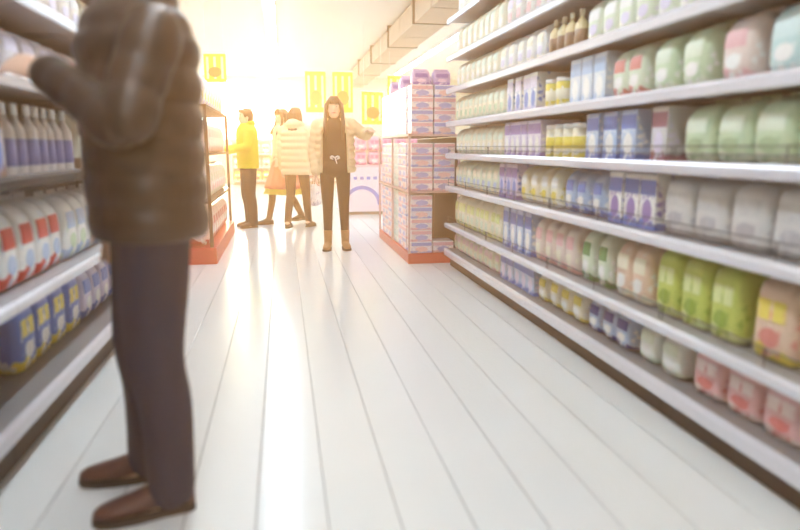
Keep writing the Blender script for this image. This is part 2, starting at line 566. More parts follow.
tiersR = ['on the bottom deck at right', 'on the first right-hand shelf up', 'on the second right-hand shelf up', 'on the third right-hand shelf up',
          'on the fourth right-hand shelf up', 'on the fifth right-hand shelf up', 'on the sixth right-hand shelf up', 'on the topmost right-hand shelf']
zR = [RBASE] + RZ
runsR = {
 0: [('bale_pack', .17, .26, .185, (PNK, (236, 214, 208), (214, 120, 116)), 'pink and white', 1.00, 2.12),
     ('soft_pack', .14, .26, .19, ((230, 232, 222), PGR, WHT), 'whitish green', 2.16, 2.52),
     ('soft_pack', .13, .26, .19, (PBL, DBL, WHT), 'light and dark blue', 2.56, 2.98),
     ('soft_pack', .13, .26, .18, (CRM, YEL, WHT), 'cream and yellow', 3.02, 3.66),
     ('carton', .12, .26, .19, (PBL, BLU, LIL), 'pale blue', 3.70, 4.35),
     ('soft_pack', .12, .26, .19, (CRM, (232, 202, 200), PGR), 'cream and pink', 4.39, 5.66)],
 1: [('bale_pack', .17, .26, .27, (PEA, YEL, (222, 140, 130)), 'peach and yellow', 1.00, 1.84),
     ('bale_pack', .15, .26, .27, (YGR, (214, 222, 160), (150, 176, 70)), 'yellow-green', 1.88, 2.42),
     ('soft_pack', .13, .26, .27, (PEA, CRM, WHT), 'peachy beige', 2.46, 2.74),
     ('soft_pack', .11, .24, .26, (PGR, DGN, WHT), 'white and leaf-green', 2.78, 3.12),
     ('soft_pack', .12, .24, .26, ((228, 210, 200), PNK, CRM), 'beige and rose', 3.16, 3.74),
     ('carton', .11, .26, .25, (PBL, BLU, WHT), 'blue-banded', 3.78, 4.34),
     ('soft_pack', .12, .26, .26, (CRM, (222, 222, 150), PGR), 'cream and pale lime', 4.38, 5.66)],
 2: [('bale_pack', .18, .26, .21, ((214, 212, 210), GRY, (188, 186, 190)), 'grey-white', 1.00, 2.40),
     ('carton', .12, .26, .22, (WHT, BLU, PUR), 'white, blue and purple', 2.44, 2.84),
     ('soft_pack', .12, .26, .22, (PBL, BLU, WHT), 'pale blue', 2.88, 3.36),
     ('soft_pack', .12, .26, .22, (CRM, WHT, YEL), 'cream', 3.40, 4.02),
     ('carton', .10, .26, .21, (LIL, PUR, BLU), 'purple-blue', 4.06, 4.42),
     ('soft_pack', .12, .26, .22, (PGR, CRM, PBL), 'cream and pale green', 4.46, 5.66)],
 3: [('soft_pack', .17, .26, .21, (GRN, PGR, (168, 188, 148)), 'pale green', 1.00, 2.30),
     ('carton', .11, .26, .20, (GRY, MAR, LIL), 'grey with maroon foot', 2.34, 2.56),
     ('carton', .13, .26, .20, (PBL, BLU, WHT), 'white with blue foot', 2.60, 3.14),
     ('canister', .11, .11, .19, (CRM, YEL, WHT), 'cream and yellow', 3.18, 3.66),
     ('carton', .10, .26, .20, (LIL, PUR, WHT), 'lilac', 3.70, 4.34),
     ('soft_pack', .12, .26, .20, (CRM, PGR, WHT), 'cream-green', 4.38, 5.66)],
 4: [('soft_pack', .16, .26, .21, (TEA, (204, 222, 220), WHT), 'pale teal', 1.00, 1.90),
     ('soft_pack', .15, .26, .21, ((226, 206, 196), PNK, WHT), 'pinkish beige', 1.94, 2.12),
     ('soft_pack', .15, .26, .21, (GRN, PGR, WHT), 'soft green', 2.16, 2.56),
     ('soft_pack', .13, .26, .21, (PGR, (206, 128, 120), WHT), 'green with red mark', 2.60, 2.88),
     ('carton', .12, .26, .20, ((206, 212, 222), PBL, WHT), 'blue-grey', 2.92, 3.32),
     ('canister', .11, .11, .17, (YEL, CRM, WHT), 'yellow', 3.40, 3.72),
     ('carton', .11, .26, .20, (WHT, LIL, BLU), 'white and lilac', 3.76, 4.32),
     ('soft_pack', .12, .26, .20, (CRM, PGR, GRN), 'creamy green', 4.36, 5.66)],
 5: [('soft_pack', .16, .26, .20, ((206, 216, 206), GRN, WHT), 'grey-green', 1.00, 2.20),
     ('soft_pack', .15, .26, .20, (PGR, WHT, LIL), 'pale mint', 2.24, 3.18),
     ('bottle', .09, .07, .21, ((222, 204, 160), BRN, CRM), 'yellowish beige', 3.24, 3.66),
     ('soft_pack', .13, .26, .20, (WHT, CRM, LIL), 'off-white', 3.70, 4.50),
     ('soft_pack', .12, .26, .20, (CRM, PGR, WHT), 'cream and mint', 4.54, 5.66)],
 6: [('soft_pack', .15, .26, .24, (WHT, PGR, LIL), 'white', 1.00, 3.20),
     ('soft_pack', .14, .26, .24, ((226, 222, 216), LIL, PNK), 'white and lilac', 3.24, 4.40),
     ('soft_pack', .13, .26, .24, (CRM, PGR, WHT), 'cream', 4.44, 5.66)],
 7: [('bale_pack', .22, .30, .26, (WHT, (226, 220, 232), PGR), 'big white', 1.00, 5.64)],
}
locR = lambda ya, yb: 'near the viewer' if ya < 2.1 else ('towards the far end' if yb > 5 else 'halfway along')
for ti, runs in runsR.items():
    for (kind, w_, d_, h_, cols, desc, ya, yb) in runs:
        if kind in ('soft_pack', 'bale_pack', 'carton') and ti < 7:
            h_ = (zR[ti + 1] - 0.022 - zR[ti]) * (0.93 if kind != 'carton' else 0.88)
        fill(tiersR[ti], tiersR[ti], kind, w_, d_, h_, cols, desc, ya, yb, zR[ti], RXF, 1)

tiersL = ['on the bottom deck at left', 'on the first left-hand shelf up', 'on the second left-hand shelf up', 'on the third left-hand shelf up',
          'on the fourth left-hand shelf up', 'on the topmost left-hand shelf']
zL = [LBASE] + LZ
runsL = {
 0: [('bale_pack', .20, .24, .30, (BLU, DBL, (120, 150, 210)), 'deep blue', 1.30, 2.42),
     ('bale_pack', .18, .24, .31, (BLU, YEL, WHT), 'blue, yellow and white', 2.62, 3.40),
     ('soft_pack', .16, .24, .30, (LIL, BLU, WHT), 'lilac and blue', 3.44, 5.64)],
 1: [('soft_pack', .17, .26, .33, (BLU, WHT, LIL), 'blue and white', 1.30, 2.34),
     ('soft_pack', .15, .26, .33, (WHT, (206, 64, 56), PBL), 'white with red band', 2.38, 3.02),
     ('soft_pack', .15, .26, .32, (WHT, PBL, GRN), 'white and pale blue', 3.06, 5.64)],
 2: [('carton', .10, .22, .27, ((196, 192, 190), BRN, BLU), 'grey, brown and blue', 1.30, 2.52),
     ('bottle', .09, .07, .27, ((206, 196, 190), (110, 110, 150), WHT), 'grey-lilac', 2.56, 3.30),
     ('carton', .12, .22, .26, (CRM, BRN, WHT), 'cream and brown', 3.34, 5.64)],
 3: [('soft_pack', .17, .26, .22, ((204, 196, 200), LIL, GRY), 'grey-lilac', 1.30, 3.30),
     ('soft_pack', .16, .26, .22, ((226, 204, 196), PNK, WHT), 'faded pink', 3.34, 5.64)],
 4: [('soft_pack', .17, .26, .24, ((216, 206, 198), GRY, LIL), 'beige-grey', 1.30, 3.60),
     ('soft_pack', .16, .26, .24, (CRM, PEA, WHT), 'cream and peach', 3.64, 5.64)],
 5: [('bale_pack', .24, .28, .22, (WHT, PEA, CRM), 'big white and peach', 1.30, 5.60)],
}
for ti, runs in runsL.items():
    for (kind, w_, d_, h_, cols, desc, ya, yb) in runs:
        fill(tiersL[ti], tiersL[ti], kind, w_, d_, h_, cols, desc, ya, yb, zL[ti], LXF, -1, setback=0.10 if ti == 0 else 0.03)

# ------------------------------------------------------------------ promotion rack at the end of the right shelves
m_red = mat('red_plinth', (196, 62, 58), rough=0.4)
m_dark = mat('dark_brown_rack', (74, 54, 48), rough=0.5)
m_rose = mat('rose_frame', (206, 168, 166), rough=0.5)
PX0, PX1, PY0, PY1 = 1.16, 1.66, 5.84, 7.72
pr = thing('promotion_rack', 'promotion rack with red plinth and dark shelves at the end of the right shelves', 'display rack', ((PX0 + PX1) / 2, (PY0 + PY1) / 2, 0))
hx, hy = (PX1 - PX0) / 2, (PY1 - PY0) / 2
boxobj('plinth', (-hx, hx, -hy, hy, 0.0, 0.10), m_red, pr, bev=0.006)
levels = [0.10, 0.70, 1.23]
for z in levels[1:]:
    boxobj('shelf', (-hx, hx, -hy, hy, z - 0.02, z), m_rose, pr)
for sx in (-1, 1):
    for yy in (-hy, 0.0, hy - 0.02):
        xx = -hx if sx < 0 else hx - 0.02
        boxobj('post', (xx, xx + 0.02, yy, yy + 0.02, 0.10, 1.23), m_rose, pr)
boxobj('back_board', (hx - 0.02, hx - 0.005, -hy + 0.02, hy - 0.02, 0.10, 1.20), m_dark, pr)
C_A = ((238, 224, 226), (222, 172, 180), (176, 168, 212))
C_B = ((228, 220, 230), (160, 156, 206), (226, 186, 184))
C_C = ((226, 236, 232), (206, 226, 222), WHT)
C_D = ((190, 160, 200), (150, 110, 180), (230, 200, 220))
def stack_product(cols, w_, d_, h_, desc, spots, where, grp, kind='carton'):
    p = make_product(kind, w_, d_, h_, *cols)
    f = True
    for sp_ in spots:
        x, y, z, rz = sp_[:4]
        lab = '%s %s %s' % (desc, NOUN[kind], sp_[4] if len(sp_) > 4 else where)
        if f:
            p.location = (x, y, z); p.rotation_euler = (0, 0, rz); tag(p, lab, None, grp); f = False
        else:
            dup(p, (x, y, z), rz, lab, grp)
A, B, Cc = [], [], []
bw, bd, bh = 0.205, 0.21, 0.111
for li, z0 in enumerate(levels):
    nz = [5, 4, 4][li]
    for k in range(nz):
        z = z0 + 0.0008 + k * (bh + 0.001)
        row = [0, 5, 9][li] + k
        # faces seen from the viewer (-Y)
        for c in range(2):
            if li == 0 and c == 1 and 1 <= k:
                continue                        # a dark empty place at the lower right
            x = PX0 + 0.022 + bw / 2 + c * (bw + 0.012) + 0.01
            (A if (k + c + li) % 3 else B).append((x, PY0 + 0.02 + bd / 2 + 0.004, z, 0, 'in promotion rack front, %s column, %s row up' % (('left', 'right')[c], ORD[row])))
        # faces seen from the aisle (-X)
        for r in range(7):
            y = PY0 + 0.02 + bd + 0.02 + 0.11 + r * 0.215
            if y + 0.105 > PY1 - 0.02 or abs(y - (PY0 + PY1) / 2 - 0.01) < 0.0:
                continue
            tgt = Cc if (r in (2, 3) and li < 2) else (A if (k + r) % 3 else B)
            tgt.append((PX0 + 0.022 + bd / 2 + 0.004, y, z, -PI / 2, 'in promotion rack aisle side, %s column from corner, %s row up' % (ORD[r], ORD[row])))
stack_product(C_A, bw, bd, bh, 'pink and white', A, 'stacked in the promotion rack', 'pink cartons in the promotion rack')
stack_product(C_B, bw, bd, bh, 'lilac-white and blue', B, 'stacked in the promotion rack', 'lilac cartons in the promotion rack')
stack_product(C_C, bw, bd, bh, 'pale mint', Cc, "stacked in the promotion rack's aisle side", 'mint cartons in the promotion rack')
D = []
for c in range(2):
    for r in range(3):
        D.append((PX0 + 0.14 + c * 0.2, PY0 + 0.16 + r * 0.6, 1.23 + 0.0008 + 4 * (bh + 0.001), 0, 'on top of the promotion rack, %s side, %s from front' % (('left', 'right')[c], ORD[r])))
stack_product(C_D, .17, .12, .15, 'purple', D, 'lying on top of the promotion rack', 'purple packs on the promotion rack', 'soft_pack')

# ------------------------------------------------------------------ display on a red base on the left, behind the man
QX0, QX1, QY0, QY1 = -1.25, -0.68, 6.2, 8.5
ql = thing('promotion_stand', 'dark display stand on a red base on the left, beyond the man', 'display rack', ((QX0 + QX1) / 2, (QY0 + QY1) / 2, 0))
hx, hy = (QX1 - QX0) / 2, (QY1 - QY0) / 2
boxobj('plinth', (-hx, hx + 0.03, -hy - 0.03, hy, 0.0, 0.16), m_red, ql, bev=0.006)
for z in (0.60, 1.05, 1.5):
    boxobj('shelf', (-hx, hx, -hy, hy, z - 0.02, z), m_dark, ql)
for sx in (-1, 1):
    for yy in (-hy, hy - 0.03):
        xx = -hx if sx < 0 else hx - 0.03
        boxobj('post', (xx, xx + 0.03, yy, yy + 0.03, 0.16, 1.5), m_dark, ql)
boxobj('back_board', (-hx, -hx + 0.015, -hy + 0.03, hy - 0.03, 0.16, 1.48), m_dark, ql)
for li, (z0, cols, desc) in enumerate(((0.16, ((230, 206, 200), RED, WHT), 'white and red'), (0.60, (WHT, (206, 216, 190), PNK), 'white and green'),
                                       (1.05, ((238, 220, 214), PNK, WHT), 'pale pink'), (1.5, (WHT, LIL, YEL), 'white and lilac'))):
    sp = []
    for r in range(9):
        sp.append((QX1 - 0.035 - 0.12, QY0 + 0.20 + 0.24 * r, z0 + 0.0008, PI / 2, 'on the red-based display stand, %s from the near end' % ORD[r]))
    stack_product(cols, .20, .22, .34, desc, sp, 'on the display stand with red base', '%s packs on the red-based stand' % desc, 'soft_pack')

# ------------------------------------------------------------------ counter with a blue arc, pink packs on top
m_lilac = mat('lilac_panel', (226, 214, 228), rough=0.4)
m_arc = mat('blue_arc', (110, 128, 206), rough=0.4)
CX0, CX1, CY0, CY1, CH = 0.92, 2.3, 10.4, 11.2, 0.82
ct = thing('display_counter', 'pale lilac display counter with blue arc on its front', 'counter', ((CX0 + CX1) / 2, (CY0 + CY1) / 2, 0))
hx, hy = (CX1 - CX0) / 2, (CY1 - CY0) / 2
boxobj('cabinet', (-hx, hx, -hy, hy, 0.05, CH - 0.03), m_lilac, ct, bev=0.01)
boxobj('toe_base', (-hx + 0.04, hx - 0.04, -hy + 0.04, hy - 0.04, 0, 0.05), m_deck, ct)
boxobj('worktop', (-hx - 0.015, hx + 0.015, -hy - 0.015, hy + 0.015, CH - 0.03, CH), mat('pink_top', (232, 190, 206), rough=0.4), ct, bev=0.006)
bm = bmesh.new()
n = 20; rr0, rr1 = 0.26, 0.32
cxa, cza = CX0 + 0.36 - (CX0 + CX1) / 2, 0.16
F = []; Bk = []
for i in range(n + 1):
    a = PI * i / n
    for r_ in (rr0, rr1):
        F.append(bm.verts.new((cxa + r_ * math.cos(a), -hy - 0.004, cza + r_ * math.sin(a))))
        Bk.append(bm.verts.new((cxa + r_ * math.cos(a), -hy + 0.001, cza + r_ * math.sin(a))))
for i in range(n):
    a, b, c, d = 2 * i, 2 * i + 1, 2 * i + 3, 2 * i + 2
    bm.faces.new((F[a], F[b], F[c], F[d])); bm.faces.new((Bk[a], Bk[d], Bk[c], Bk[b]))
    bm.faces.new((F[a], F[d], Bk[d], Bk[a])); bm.faces.new((F[b], Bk[b], Bk[c], F[c]))
for e in (0, 2 * n):
    bm.faces.new((F[e], F[e + 1], Bk[e + 1], Bk[e]))
link('arc_emblem', bm, m_arc, ct)
for i in range(5):
    xm = cxa - 0.22 + i * 0.11
    boxobj('blue_mark', (xm - 0.03, xm + 0.03, -hy - 0.004, -hy + 0.001, 0.58, 0.63), m_arc, ct)
sp = []
for c in range(6):
    for k in range(2):
        sp.append((CX0 + 0.13 + c * 0.225, CY0 + 0.16, CH + 0.0008 + k * 0.235, 0, 'on the lilac counter, %s layer, %s from left' % (('lower', 'upper')[k], ORD[c])))
stack_product(((236, 176, 200), (222, 130, 170), (240, 220, 228)), .20, .22, .23, 'bright pink', sp, 'piled on the lilac counter', 'pink packs on the lilac counter', 'bale_pack')

# ------------------------------------------------------------------ hanging yellow banners
m_yel = mat('banner_yellow', (250, 222, 60), rough=0.55)
m_org = mat('banner_orange', (240, 150, 60), rough=0.55)
m_cream = mat('banner_cream', (250, 240, 200), rough=0.55)
def banner(x, y, z0, z1, w_, label, tilt=0.0, stripes=3, top=CEIL):
    b = thing('hanging_banner', label, 'banner', (x, y, z0), tilt, 'yellow hanging banners')
    h_ = z1 - z0
    boxobj('sheet', (-w_ / 2, w_ / 2, -0.006, 0.006, 0, h_), m_yel, b)
    for i in range(stripes):
        xs = -w_ / 2 + w_ * (i + 0.5) / stripes
        boxobj('stripe', (xs - w_ * 0.055, xs + w_ * 0.055, -0.009, -0.006, h_ * 0.12, h_ * 0.9), m_cream, b)
    bm = bmesh.new()
    loft(bm, [(Vector((0, -0.0095, h_ * 0.36)), Vector((w_ * .3, 0, 0)), Vector((0, 0, h_ * .18))), (Vector((0, -0.013, h_ * 0.36)), Vector((w_ * .3, 0, 0)), Vector((0, 0, h_ * .18)))], 18)
    link('round_patch', bm, m_org, b)
    boxobj('top_bar', (-w_ / 2 - 0.01, w_ / 2 + 0.01, -0.012, 0.012, h_, h_ + 0.025), m_white, b)
    for s in (-1, 1):
        bm = bmesh.new(); tube(bm, [(s * w_ * .4, 0, h_ + 0.02), (s * w_ * .4, 0, top - z0)], [0.003, 0.003], n=6, steps=1, round_ends=False)
        link('cord', bm, m_white, b)
banner(0.62, 11.6, 1.72, 2.42, 0.36, "yellow striped banner hanging left of the standing woman's head")
banner(1.10, 11.6, 1.72, 2.42, 0.36, "yellow striped banner hanging right of the standing woman's head")
banner(1.58, 11.2, 1.50, 2.05, 0.42, 'yellow banner hanging over the pink packs on the counter', 0.35)
banner(2.15, 11.9, 1.85, 2.40, 0.40, 'yellow banner hanging above the promotion rack', 0.25, top=CEIL - 0.362)
banner(-0.86, 9.2, 1.98, 2.35, 0.30, 'small yellow banner hanging over the display stand with red base', -0.2)

# ------------------------------------------------------------------ shelving along the end wall
for i in range(4):
    xc = -0.9 + i * 1.25
    t = thing('wall_shelf', ['low wall shelf at the end wall, leftmost', 'low wall shelf at the end wall, second from left', 'low wall shelf at the end wall, third from left', 'low wall shelf at the end wall, rightmost'][i], 'shelf unit', (xc, 19.6, 0), 0, 'wall shelves at the end wall')
    boxobj('back_panel', (-0.6, 0.6, 0.2, 0.22, 0, 1.25), m_back, t)
    for sx in (-0.6, 0.57):
        boxobj('side_panel', (sx, sx + 0.03, -0.2, 0.2, 0, 1.25), m_white, t)
    for z in (0.1, 0.5, 0.9):
        s = boxobj('shelf', (-0.57, 0.57, -0.2, 0.2, z, z + 0.02), m_white, t)
        boxobj('price_rail', (-0.57, 0.57, -0.215, -0.2, z - 0.015, z + 0.025), m_rail, s)
pal = [(YEL, CRM, RED), (PNK, WHT, RED), (CRM, ORA, WHT), (PGR, YEL, WHT)]
names = ['yellow', 'pink', 'cream and orange', 'pale lime']
for i in range(4):
    for li, z in enumerate((0.12, 0.52, 0.92)):
        sp = [(-0.9 + i * 1.25 - 0.42 + c * 0.28, 19.55, z + 0.0008, 0, ['on the lowest', 'on the middle', 'on the top'][li] + ' board of ' + ['leftmost', 'second', 'third', 'rightmost'][i] + ' wall shelf, ' + ORD[c] + ' one') for c in range(4)]
        q = (i + li) % 4
        stack_product(pal[q], .24, .24, .28, names[q], sp, ['on the lowest', 'on the middle', 'on the top'][li] + ' board of the ' + ['leftmost', 'second', 'third', 'rightmost'][i] + ' wall shelf', 'packs at the end wall %d' % (i * 3 + li), 'bale_pack')

# ------------------------------------------------------------------ people
def remesh(o, vox, smooth_it=4):
    md = o.modifiers.new('surface', 'REMESH'); md.mode = 'VOXEL'; md.voxel_size = vox; md.use_smooth_shade = True
    sm = o.modifiers.new('soften', 'SMOOTH'); sm.iterations = smooth_it; sm.factor = 0.5
    return o

def V(*a):
    return Vector(a)

def hand(bm, W, d, nrm, side_s, s=1.0, curl=0.5):
    """W wrist, d pointing direction, nrm palm normal (curl direction), side_s +1/-1 picks the thumb side"""
    d = d.normalized(); nrm = (nrm - d * nrm.dot(d)).normalized()
    sd = d.cross(nrm).normalized() * side_s
    secs = []
    for t, hw, ht in ((-0.02, .024, .019), (0.0, .027, .019), (.03, .038, .018), (.06, .043, .016), (.085, .041, .013), (.092, .036, .009)):
        secs.append((W + d * t * s, sd * hw * s, nrm * ht * s))
    loft(bm, secs, 14)
    for off, L in ((.031, .070), (.0105, .079), (-.0105, .074), (-.031, .057)):
        p = W + d * .082 * s + sd * off * s
        a = 0.0; pts = [p]; dd = d + sd * off * 2.2
        for q, fr in enumerate((.42, .32, .26)):
            a += curl * (0.55 + 0.25 * q)
            v = (dd * math.cos(a) + nrm * math.sin(a)).normalized()
            p = p + v * L * fr * s
            pts.append(p)
        tube(bm, pts, [.0098 * s, .0093 * s, .0085 * s, .0068 * s], n=8, steps=8)
    p = W + d * .022 * s + sd * .028 * s
    v1 = (d * .55 + sd * .75 + nrm * .35).normalized(); v2 = (d * .85 + sd * .3 + nrm * .5).normalized()
    tube(bm, [p, p + v1 * .034 * s, p + v1 * .034 * s + v2 * .030 * s, p + v1 * .034 * s + v2 * .052 * s], [.0135 * s, .0115 * s, .0098 * s, .0078 * s], n=8, steps=8)

def person(label, loc, rotz, height, J=None, skin=(226, 188, 164), clothes=None, hair=None, girth=1.0, vox=0.008, head_turn=0.0):
    """body facing -Y, left side on +X; J overrides joints in metres; clothes(t, j, s) adds the garments"""
    s = height / 1.70
    t = thing('person', label, 'person', loc, rotz)
    j = dict(pelvis=V(0, 0, .95) * s, waist=V(0, 0, 1.08) * s, chest=V(0, 0, 1.29) * s, neck=V(0, .01, 1.46) * s, head=V(0, -.01, 1.585) * s)
    for nm, k in (('l', 1), ('r', -1)):
        j['sh_' + nm] = V(k * .175, 0, 1.395) * s
        j['el_' + nm] = V(k * .225, .02, 1.11) * s
        j['wr_' + nm] = V(k * .235, -.05, .87) * s
        j['hd_' + nm] = V(0, -.15, -1)
        j['pn_' + nm] = V(-k, 0, 0)
        j['hip_' + nm] = V(k * .088, 0, .90) * s
        j['kn_' + nm] = V(k * .092, -.015, .49) * s
        j['an_' + nm] = V(k * .095, .015, .085) * s
        j['toe_' + nm] = V(k * .15, -1, 0)
        j['curl_' + nm] = 0.45
    if J:
        j.update(J)
    g = girth * 0.88
    bm = bmesh.new()
    X1, Y1 = V(1, 0, 0), V(0, 1, 0)
    P, Wt, Ch, Nk = j['pelvis'], j['waist'], j['chest'], j['neck']
    secs = [(P + V(0, 0, -.10) * s, X1 * .10 * s * g, Y1 * .085 * s * g), (P + V(0, 0, -.04) * s, X1 * .15 * s * g, Y1 * .105 * s * g), (P, X1 * .155 * s * g, Y1 * .105 * s * g),
            (Wt, X1 * .125 * s * g, Y1 * .09 * s * g), ((Wt + Ch) / 2, X1 * .14 * s * g, Y1 * .10 * s * g), (Ch, X1 * .155 * s * g, Y1 * .105 * s * g),
            (Ch + V(0, 0, .08) * s, X1 * .165 * s * g, Y1 * .09 * s * g), (Ch + V(0, 0.01, .13) * s, X1 * .12 * s * g, Y1 * .07 * s * g), (Nk, X1 * .055 * s, Y1 * .055 * s)]
    loft(bm, secs, 20)
    H = j['head']
    tube(bm, [Nk + V(0, .005, -.03) * s, (Nk + H) / 2 + V(0, .01, -.02) * s, H + V(0, .02, -.04) * s], [.05 * s, .047 * s, .05 * s], n=14)
    # head: sections from chin to crown
    hs = []
    for dz, rx, ry, oy in ((-.115, .020, .022, -.045), (-.108, .036, .040, -.036), (-.09, .050, .058, -.024), (-.06, .060, .074, -.012), (-.03, .066, .084, -.004),
                           (0, .070, .090, .0), (.03, .072, .094, .003), (.06, .070, .092, .006), (.085, .060, .080, .008), (.105, .042, .058, .010), (.115, .020, .03, .010)):
        hs.append((H + V(0, oy, dz) * s, X1 * rx * s, Y1 * ry * s))
    loft(bm, hs, 20)
    tube(bm, [H + V(0, -.088, .005) * s, H + V(0, -.100, -.018) * s, H + V(0, -.106, -.036) * s], [.007 * s, .009 * s, .012 * s], n=8)      # nose
    for k in (-1, 1):
        ell(bm, H + V(k * .072, .01, -.015) * s, .008 * s, .017 * s, .03 * s, 10, 8)                                                       # ears
        ell(bm, H + V(k * .032, -.072, .026) * s, .026 * s, .014 * s, .009 * s, 10, 6)                                                     # brow
    ell(bm, H + V(0, -.078, -.062) * s, .026 * s, .014 * s, .012 * s, 10, 8)
    for nm, k in (('l', 1), ('r', -1)):
        sh, el, wr = j['sh_' + nm], j['el_' + nm], j['wr_' + nm]
        tube(bm, [Ch + V(k * .09, 0, .07) * s, sh, (sh + el) / 2, el, el.lerp(wr, .4), wr], [.06 * s * g, .056 * s * g, .046 * s * g, .039 * s, .037 * s, .027 * s], n=14)
        hand(bm, wr + (j['hd_' + nm].normalized() * .015 * s), j['hd_' + nm], j['pn_' + nm], -k * (1 if nm in 'lr' else 1), s, j['curl_' + nm])
        hp, kn, an = j['hip_' + nm], j['kn_' + nm], j['an_' + nm]
        tube(bm, [hp + V(0, 0, .03), hp.lerp(kn, .4), kn, kn.lerp(an, .35) + V(0, .012, 0), an], [.080 * s * g, .072 * s * g, .046 * s, .043 * s, .031 * s], n=14)
        td = j['toe_' + nm].normalized()
        tube(bm, [an + V(0, 0, -.02) * s - td * .03 * s, an + td * .06 * s + V(0, 0, -.04) * s, an + td * .15 * s + V(0, 0, -.055) * s], [.038 * s, .036 * s, .024 * s], n=12)
    b = link('body', bm, mat('skin_%d' % sum(skin), skin, rough=0.5, noise=0.03), t)
    remesh(b, vox * 0.8, 3)
    # eyes and mouth
    for k in (-1, 1):
        bm = bmesh.new(); ell(bm, H + V(k * .031, -.0795, .006) * s, .0135 * s, .007 * s, .0062 * s, 10, 8)
        e = link('eye', bm, mat('eye_white', (235, 230, 226), rough=0.2), b, True)
        bm = bmesh.new(); ell(bm, H + V(k * .031, -.0845, .006) * s, .0058 * s, .004 * s, .0058 * s, 10, 8)
        link('iris', bm, mat('iris_dark', (40, 28, 24), rough=0.2), b, True)
        bm = bmesh.new(); tube(bm, [H + V(k * .014, -.088, .030) * s, H + V(k * .032, -.0875, .035) * s, H + V(k * .05, -.078, .030) * s], [.003 * s, .0038 * s, .002 * s], n=6)
        link('eyebrow', bm, mat('brow_dark', (48, 36, 32), rough=0.8), b, True)
    bm = bmesh.new(); tube(bm, [H + V(-.024, -.083, -.061) * s, H + V(0, -.0935, -.058) * s, H + V(.024, -.083, -.061) * s], [.003 * s, .0062 * s, .003 * s], n=8)
    link('lips', bm, mat('lip_rose', (190, 110, 108), rough=0.4), b, True)
    clothes(t, j, s)
    if hair:
        hair(t, j, s)
    return t

def g_torso(bm, j, s, hem, top, rx, ry, quilt=0.0, period=.08, taper=0.0, n=28, cen=None):
    """closed garment trunk from hem to top"""
    z0, z1 = hem, top
    steps = max(10, int((z1 - z0) / 0.012)) if quilt else 14
    secs = []
    for i in range(steps + 1):
        f = i / steps
        z = z0 + (z1 - z0) * f
        c = V(0, 0, 0)
        cc = j['pelvis'].lerp(j['chest'], min(1, max(0, (z - j['pelvis'].z) / (j['chest'].z - j['pelvis'].z))))
        c = V(cc.x, cc.y, z)
        k = 1 - taper * (1 - f)
        if f > 0.80:
            k *= 1 - 0.62 * ((f - 0.80) / 0.20) ** 1.7
        q = 1 + quilt * (abs(math.sin(PI * (z - z0) / period)) - 0.6)
        secs.append((c, V(1, 0, 0) * rx * k * q, V(0, 1, 0) * ry * (1 if f < 0.8 else (1 - 0.45 * ((f - .8) / .2) ** 1.7)) * q))
    loft(bm, secs, n)

def sleeve(bm, j, nm, s, r0, r1, quilt=0.0, period=.08, short=0.0):
    k = 1 if nm == 'l' else -1
    sh, el, wr = j['sh_' + nm], j['el_' + nm], j['wr_' + nm]
    tube(bm, [j['chest'] + V(k * .10 * s, 0, .05 * s), sh, (sh + el) / 2, el, el.lerp(wr, .5), el.lerp(wr, .97 - short)],
         [r0 * 1.05, r0, r0 * .93, (r0 + r1) / 2, r1 * 1.08, r1], n=18, quilt=quilt, period=period)

def trousers(t, j, s, m, r=(.098, .075, .056), name='trousers', ankle=0.06, rx=.175, ry=.125, vox=.009, waist=None):
    bm = bmesh.new()
    P = j['pelvis']
    zt = waist if waist else P.z + .10 * s
    loft(bm, [(P + V(0, 0, -.12) * s, V(.09 * s, 0, 0), V(0, .08 * s, 0)), (P + V(0, 0, -.07) * s, V(rx * .92 * s, 0, 0), V(0, ry * s, 0)), (P, V(rx * s, 0, 0), V(0, ry * s, 0)), (V(P.x, P.y, zt), V(rx * .85 * s, 0, 0), V(0, ry * .88 * s, 0))], 20)
    for nm in 'lr':
        hp, kn, an = j['hip_' + nm], j['kn_' + nm], j['an_' + nm]
        e = an + (kn - an).normalized() * ankle * s
        tube(bm, [hp + V(0, 0, .02), hp.lerp(kn, .45), kn, kn.lerp(an, .4) + V(0, .012 * s, 0), e], [r[0] * s, (r[0] * .6 + r[1] * .4) * s, r[1] * s, (r[1] * .55 + r[2] * .45) * s, r[2] * s], n=16)
    return remesh(link(name, bm, m, t), vox, 4)

